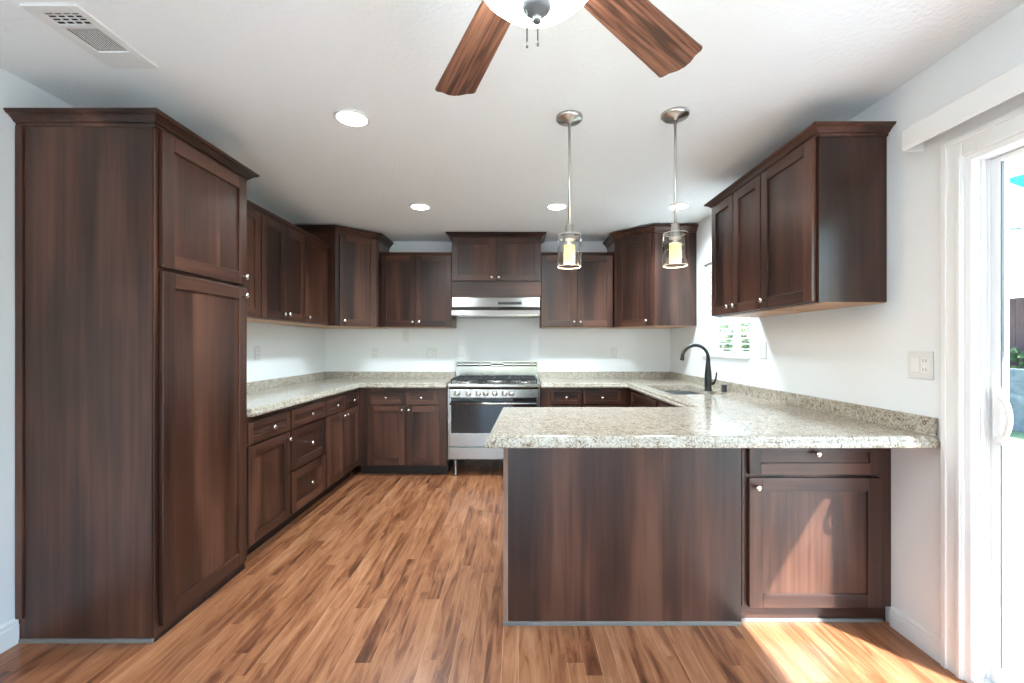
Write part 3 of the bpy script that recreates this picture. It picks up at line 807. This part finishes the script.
# air vent
vx0, vx1, vy0, vy1 = -1.694, -1.497, 1.476, 1.812
vt = thing('ceiling_vent', 'white metal air vent on the ceiling above the tall pantry', 'vent', ((vx0+vx1)/2, (vy0+vy1)/2, ZC))
a, b = (vx1-vx0)/2, (vy1-vy0)/2
mb = MB()
gx0, gx1 = -0.056, 0.067
r1a, r1b, r2a, r2b = -0.135, -0.077, -0.061, 0.068
mb.box(-a, gx0, -b, b, -0.008, 0, 0, 0.002); mb.box(gx1, a, -b, b, -0.008, 0, 0, 0.002)
mb.box(gx0, gx1, -b, r1a, -0.008, 0); mb.box(gx0, gx1, r2b, b, -0.008, 0); mb.box(gx0, gx1, r1b, r2a, -0.008, 0)
mb.build('frame', WHITE, vt)
MB().box(gx0, gx1, r1a, r2b, -0.0015, 0).build('backing', VENTD, vt)
for k in range(1, 4):
    y = r1a+(r1b-r1a)*k/4
    MB().box(gx0, gx1, y-0.0022, y+0.0022, -0.0035, -0.0015).build('slat', WHITE, vt)
    x = gx0+(gx1-gx0)*k/4
    MB().box(x-0.003, x+0.003, r1a, r1b, -0.0038, -0.0016).build('slat', WHITE, vt)
for k in range(1, 13):
    x = gx0+(gx1-gx0)*k/13
    MB().box(x-0.0018, x+0.0018, r2a, r2b, -0.0035, -0.0015).build('slat', WHITE, vt)

# ------------------------------------------------------------------ wall plates
def plate(name, label, cat, loc, rz, gangs, kind, group):
    t = thing(name, label, cat, loc, rz, group)
    w_ = 0.070+0.046*(gangs-1); h_ = 0.115
    MB().box(-w_/2, w_/2, -0.006, 0, -h_/2, h_/2, 0, 0.002).build('cover_plate', PLATE, t)
    for i in range(gangs):
        xc = (i-(gangs-1)/2)*0.046
        if kind == 'switch' or (kind == 'mixed' and i == 0):
            mb = MB().box(xc-0.0165, xc+0.0165, -0.0085, -0.005, -0.033, 0.033, 0, 0.001)
            mb.build('rocker', WHITE, t)
        elif kind != 'blank':
            mb = MB().box(xc-0.0165, xc+0.0165, -0.0075, -0.005, -0.034, 0.034, 0, 0.001)
            for zz in (-0.019, 0.019):
                mb.box(xc-0.008, xc-0.005, -0.008, -0.007, zz-0.006, zz+0.006, 1); mb.box(xc+0.005, xc+0.008, -0.008, -0.007, zz-0.006, zz+0.006, 1)
            mb.build('receptacle', [WHITE, SLOT], t)
    return t
GO = 'wall plates on the back wall'
zc_ = lambda px, Y: H-(px-345)*Y/435
xc_ = lambda px, Y: (px-518)*Y/435
plate('wall_outlet', 'white outlet on the back wall at the left, nearest the corner', 'outlet', (xc_(375, YB), YB, zc_(353, YB)), 0, 1, 'outlet', GO)
plate('blank_wall_plate', 'small blank white plate just under the back wall cabinets', 'wall plate', (xc_(406, YB), YB, zc_(336, YB)), 0, 1, 'blank', GO)
plate('wall_outlet', 'wide two-gang white plate on the back wall left of the range', 'outlet', (xc_(432, YB), YB, zc_(353, YB)), 0, 2, 'mixed', GO)
plate('wall_outlet', 'white outlet on the back wall just above the left end of the range', 'outlet', (xc_(461, YB), YB, zc_(352, YB)), 0, 1, 'outlet', GO)
plate('wall_outlet', 'white outlet on the back wall right of the range', 'outlet', (xc_(614, YB), YB, zc_(352, YB)), 0, 1, 'outlet', GO)
plate('wall_outlet', 'white outlet on the left wall beside the pantry', 'outlet', (XL, 3.60, 1.215), RZL, 1, 'outlet', None)
plate('light_switch', 'two-gang white switch plate between the window and the right wall cabinet', 'switch', (XR, 3.05, 1.245), RZR, 2, 'switch', None)
plate('light_switch', 'two-gang white switch plate beside the sliding door', 'switch', (XR, 1.845, 1.196), RZR, 2, 'mixed', None)

# ------------------------------------------------------------------ window over the sink
mb = MB()
xo = XR+0.085
fr = 0.035
mb.box(xo, xo+0.05, WY0, WY0+fr, WZ0, WZ1); mb.box(xo, xo+0.05, WY1-fr, WY1, WZ0, WZ1)
mb.box(xo, xo+0.05, WY0, WY1, WZ0, WZ0+fr); mb.box(xo, xo+0.05, WY0, WY1, WZ1-fr, WZ1); mb.box(xo, xo+0.05, (WY0+WY1)/2-0.02, (WY0+WY1)/2+0.02, WZ0, WZ1)
win = struct('window_1', mb, VINYL, 'white framed window over the sink on the right wall')
MB().box(xo+0.022, xo+0.026, WY0+fr, WY1-fr, WZ0+fr, WZ1-fr).build('pane', GLASS, win)
MB().box(XR-0.012, xo, WY0-0.0, WY1+0.0, WZ0-0.016, WZ0+0.004, 0, 0.003).build('sill', WHITE, win)
bl = thing('window_blind', 'white horizontal slat blind in the window over the sink', 'blind', (XR+0.045, (WY0+WY1)/2, WZ0))
hwb = (WY1-WY0)/2-0.012
MB().box(-0.025, 0.025, -hwb, hwb, WZ1-WZ0-0.045, WZ1-WZ0-0.003, 0, 0.003).build('head_rail', VINYL, bl)
MB().box(-0.02, 0.02, -hwb, hwb, 0.010, 0.026, 0, 0.003).build('bottom_rail', VINYL, bl)
z = 0.060
while z < WZ1-WZ0-0.055:
    o = MB().box(-0.023, 0.023, -hwb, hwb, -0.0012, 0.0012).build('slat', VINYL, bl)
    o.location = (0, 0, z); o.rotation_euler = (0, math.radians(7), 0); z += 0.042
for yy in (-hwb*0.6, hwb*0.6):
    MB().tube([(-0.026, yy, 0.02), (-0.026, yy, WZ1-WZ0-0.03)], 0.0012, 6).build('ladder_cord', VINYL, bl)

# ------------------------------------------------------------------ sliding door
ct = 0.016
prof_c = 0.080
mb = MB()
mb.box(XR-ct, XR-0.0005, DY1, DY1+prof_c, 0, DZ1+prof_c, 0, 0.004); mb.box(XR-ct, XR-0.0005, DY0-prof_c, DY0, 0, DZ1+prof_c, 0, 0.004)
mb.box(XR-ct, XR-0.0005, DY0, DY1, DZ1, DZ1+prof_c, 0, 0.004)
mb.box(XR-ct-0.006, XR-ct+0.002, DY1+prof_c-0.022, DY1+prof_c, 0, DZ1+prof_c, 0, 0.003)
mb.box(XR-ct-0.006, XR-ct+0.002, DY0, DY1+prof_c-0.022, DZ1+prof_c-0.022, DZ1+prof_c, 0, 0.003)
mb.box(XR-ct-0.004, XR-ct+0.002, DY1+0.006, DY1+0.022, 0, DZ1+0.006, 0, 0.002)
struct('trim_1', mb, WHITE, 'white casing around the sliding glass door')
mb = MB()
for ya, yb2 in ((DY1-0.022, DY1), (DY0, DY0+0.022)): mb.box(XR-0.004, XR+T, ya, yb2, 0.022, DZ1-0.022)
mb.box(XR-0.004, XR+T, DY0, DY1, DZ1-0.022, DZ1); mb.box(XR-0.004, XR+T, DY0, DY1, -0.01, 0.022)
for k in (0.03, 0.055): mb.box(XR+k, XR+k+0.006, DY1-0.030, DY1-0.022, 0.02, DZ1-0.02)
door = struct('door_1', mb, VINYL, 'white sliding glass door to the patio')
def panel(xp, ya, yb2, nm):
    st = 0.038
    mb = MB(); z0, z1 = 0.024, DZ1-0.024; d = 0.034
    mb.box(xp, xp+d, ya, ya+st, z0, z1, 0, 0.003); mb.box(xp, xp+d, yb2-st, yb2, z0, z1, 0, 0.003)
    mb.box(xp, xp+d, ya+st, yb2-st, z0, z0+0.07, 0, 0.003); mb.box(xp, xp+d, ya+st, yb2-st, z1-st*0.55, z1, 0, 0.003)
    p_ = mb.build(nm, VINYL, door)
    MB().box(xp+0.005, xp+0.009, ya+st-0.004, yb2-st+0.004, z0+0.066, z1-st*0.5).build('glass_pane', GLASS, p_)
    MB().box(xp+0.002, xp+0.012, yb2-st-0.003, yb2-st+0.001, z0+0.07, z1-st*0.55).build('gasket', GREYM, p_)
    return p_
xp = XR+0.062
sp_ = panel(xp, 0.41, DY1-0.024, 'sliding_panel')
panel(XR+0.100, DY0+0.024, 0.47, 'fixed_panel')
# D handle on the sliding panel
hy = DY1-0.024-0.036
mb = MB()
pts = []
for k in range(13):
    a = PI*k/12
    pts.append((xp-0.010-0.030*math.sin(a), hy-0.066*math.sin(a), 1.018+0.082*math.cos(a)))
mb.tube([(xp+0.002, hy, 1.106)]+pts+[(xp+0.002, hy, 0.930)], 0.0095, 12)
mb.box(xp-0.012, xp+0.001, hy-0.016, hy+0.016, 0.915, 1.120, 0, 0.004)
mb.build('handle', WHITE, sp_)

# vertical blind valance over the door, blind gathered towards the camera side
vl = thing('blind_valance', 'long white blind valance on the right wall above the sliding door', 'valance', (1.655, 1.84, 2.097))
VY0 = -0.98-1.84
mb = MB()
M = Matrix(((1, 0, 0, 0), (0, 0, -1, 0), (0, 1, 0, 0), (0, 0, 0, 1)))
def prof_y(mb, prof, ya, yb2, mat=0):         # (x,z) profile extruded along y
    M = Matrix(((1, 0, 0, 0), (0, 0, 1, 0), (0, 1, 0, 0), (0, 0, 0, 1)))
    mb.prism(prof, ya, yb2, mat, 0.0, M)
xa_ = 1.618-1.655
prof_y(mb, [(xa_, 0.012), (xa_+0.004, 0), (xa_+0.012, 0), (xa_+0.012, 0.090), (xa_+0.004, 0.094), (xa_, 0.086)], VY0, -0.012)
mb.box(xa_+0.010, XR-1.655, -0.012, 0.0, 0.0, 0.094, 0, 0.004); mb.box(xa_+0.001, xa_+0.014, -0.014, -0.001, 0.002, 0.092, 0, 0.004)
mb.build('valance_board', WHITE, vl)
MB().box(xa_+0.030, xa_+0.070, VY0, -0.02, 0.055, 0.090, 0, 0.003).build('head_rail', VINYL, vl)
MB().box(xa_+0.014, XR-1.655, VY0, -0.014, 0.088, 0.094).build('top_board', WHITE, vl)
MB().lathe([(0.006, 0), (0.006, -0.02), (0, -0.022)], Matrix.Translation((xa_+0.05, -0.14, 0.055)), 10).build('carrier_stem', GREYM, vl)
for k in range(9):
    o = MB().box(-0.042, 0.042, -0.001, 0.001, -1.97, 0.06).build('vane', VINYL, vl)
    o.location = (xa_+0.050, -2.76+0.018*k, 0.0); o.rotation_euler = (0, 0, math.radians(8))

# ------------------------------------------------------------------ outside
ZG = -0.10
struct('ground_patio', MB().box(XR+0.14, 4.6, -9, 14, ZG-0.1, ZG), PATIO, 'pale concrete patio outside the sliding door')
lawn = MB().box(4.6, 9.0, -9, 14, ZG-0.1, ZG-0.005).build('lawn', GRASS); tag(lawn, 'green lawn beyond the patio', 'lawn', None, 'stuff')
struct('ground', MB().box(-14, 14, -16, YREAR-0.2, ZG-0.2, ZG-0.02), PATIO, 'ground behind the house')
bw = MB(); 
for k in range(5): bw.box(8.0, 8.2, -8, 13, ZG+0.2*k, ZG+0.2*k+0.192)
bw.box(8.01, 8.19, -8, 13, ZG, ZG+0.99)
bwo = bw.build('block_wall', BLOCK); tag(bwo, 'low grey block wall at the far edge of the lawn', 'wall')
fe = thing('wooden_fence', 'reddish brown board fence behind the block wall', 'fence', (9.2, 2.0, ZG))
mb = MB(); y = -9.0
while y < 11: mb.box(0, 0.02, y, y+0.135, 0, 2.25); y += 0.142
mb.build('boards', FENCE, fe)
mb = MB(); mb.box(0.02, 0.06, -9, 11, 0.5, 0.59); mb.box(0.02, 0.06, -9, 11, 1.8, 1.89); mb.build('rails', FENCE, fe)
def bush(loc, r, label, seed):
    rnd = random.Random(seed)
    t = thing('garden_bush', label, 'bush', (loc[0], loc[1], loc[2]+0.002), 0, 'bushes above the block wall')
    mb = MB()
    for i in range(260):
        d = Vector((rnd.gauss(0, 1), rnd.gauss(0, 1), rnd.gauss(0, 1))).normalized()*r*(0.55+0.45*rnd.random())
        c = Vector((d.x*0.45, d.y, max(d.z*0.85+r*0.8, r*0.2)))
        u = Vector((rnd.gauss(0, 1), rnd.gauss(0, 1), rnd.gauss(0, 1))).normalized(); v = u.orthogonal().normalized()
        s = r*0.16
        mb.poly([c-u*s, c+v*s*0.5, c+u*s, c-v*s*0.5], [(0, 1, 2, 3)])
    mb.build('foliage', LEAF, t)
    MB().tube([(0, 0, 0.0), (0.02, 0, r*0.6), (0, 0.03, r*1.1)], [0.03, 0.02, 0.01], 8).build('stem', FENCE, t)
for i, (yy, rr) in enumerate(((6.4, 0.75), (7.9, 0.62), (4.9, 0.6), (9.6, 0.8))):
    bush((8.70, yy, ZG+0.45), rr, ['yellow green bush over the block wall seen through the door glass', 'round green bush over the block wall, farther along the fence',
         'green bush over the block wall, towards the house end', 'large green bush at the far end of the block wall'][i], 11+i)
for i, (xx, yy, rr, lb) in enumerate(((3.3, 6.95, 0.30, 'yellow green shrub seen through the sink window blind'), (3.3, 6.28, 0.24, 'small dark green shrub seen through the sink window blind'))):
    rnd = random.Random(31+i)
    t = thing('garden_shrub', lb, 'bush', (xx, yy, ZG+0.001))
    mb = MB()
    for k in range(220):
        d = Vector((rnd.gauss(0, 1), rnd.gauss(0, 1), rnd.gauss(0, 1))).normalized()*rr*(0.5+0.5*rnd.random())
        c = Vector((d.x, d.y, d.z*1.1+1.52)); u = Vector((rnd.gauss(0, 1), rnd.gauss(0, 1), rnd.gauss(0, 1))).normalized(); v = u.orthogonal().normalized(); q = rr*0.2
        mb.poly([c-u*q, c+v*q*0.5, c+u*q, c-v*q*0.5], [(0, 1, 2, 3)])
    mb.build('foliage', LEAF, t)
    MB().tube([(0, 0, 0), (0.02, 0.01, 0.8), (0, 0, 1.55)], [0.03, 0.022, 0.01], 8).build('stem', FENCE, t)
bank = MB().box(8.2, 9.15, -8, 13, ZG, ZG+0.45).build('garden_bed', GRASS); tag(bank, 'planted bed between the block wall and the fence', 'garden bed', None, 'stuff')
# shade sail
sl = thing('shade_sail', 'teal triangular shade sail stretched over the patio', 'shade sail', (4.68, 4.2, 2.87))
P = [Vector((0, 0, 0)), Vector((1.95, -1.0, 0.55)), Vector((1.85, -0.2, -0.95))]
mb = MB(); n = 8; V = []; F = []; idx = {}
for i in range(n+1):
    for j in range(n+1-i):
        u, v = i/n, j/n; w_ = 1-u-v
        p = P[0]*w_+P[1]*u+P[2]*v
        c = (P[0]+P[1]+P[2])/3
        p = p+(c-p)*0.18*(1-max(u, v, w_))
        idx[i, j] = len(V); V.append(p+Vector((0, 0, 0.004)))
for i in range(n):
    for j in range(n-i):
        F.append((idx[i, j], idx[i+1, j], idx[i, j+1]))
        if i+j < n-1: F.append((idx[i+1, j], idx[i+1, j+1], idx[i, j+1]))
mb.poly(V, F)
so = mb.build('cloth', SAIL, sl)
sm = so.modifiers.new('thick', 'SOLIDIFY'); sm.thickness = 0.003
pst = thing('shadow_post', 'slim metal post added out of view on the patio to cast a thin shadow', 'post', (2.62, 0.42, ZG))  # unseen post, added for its thin shadow on the sunlit floor
MB().lathe([(0.05, 0), (0.05, 0.01), (0.022, 0.014), (0.022, 2.75), (0, 2.76)], None, 16).build('pole', GREYM, pst)
wr = thing('string_light', 'string light with a white bulb hung outside the door', 'string light', (4.2, 3.62, 2.25))
MB().tube([(-1.0, 1.1, 0.30), (-0.3, 0.35, 0.06), (0, 0, 0), (0.6, -0.7, 0.10), (1.2, -1.5, 0.40)], 0.006, 8).build('cable', IRON, wr)
MB().lathe([(0.012, 0.0), (0.014, -0.03), (0.03, -0.06), (0.034, -0.085), (0.02, -0.115), (0, -0.12)], None, 16).build('bulb', WHITE, wr)
# roof overhang along the right wall
struct('roof_eave', MB().box(XR+0.14, 2.60, -6, 6.5, 2.60, 2.72), STUCCO, 'roof overhang above the sliding door')
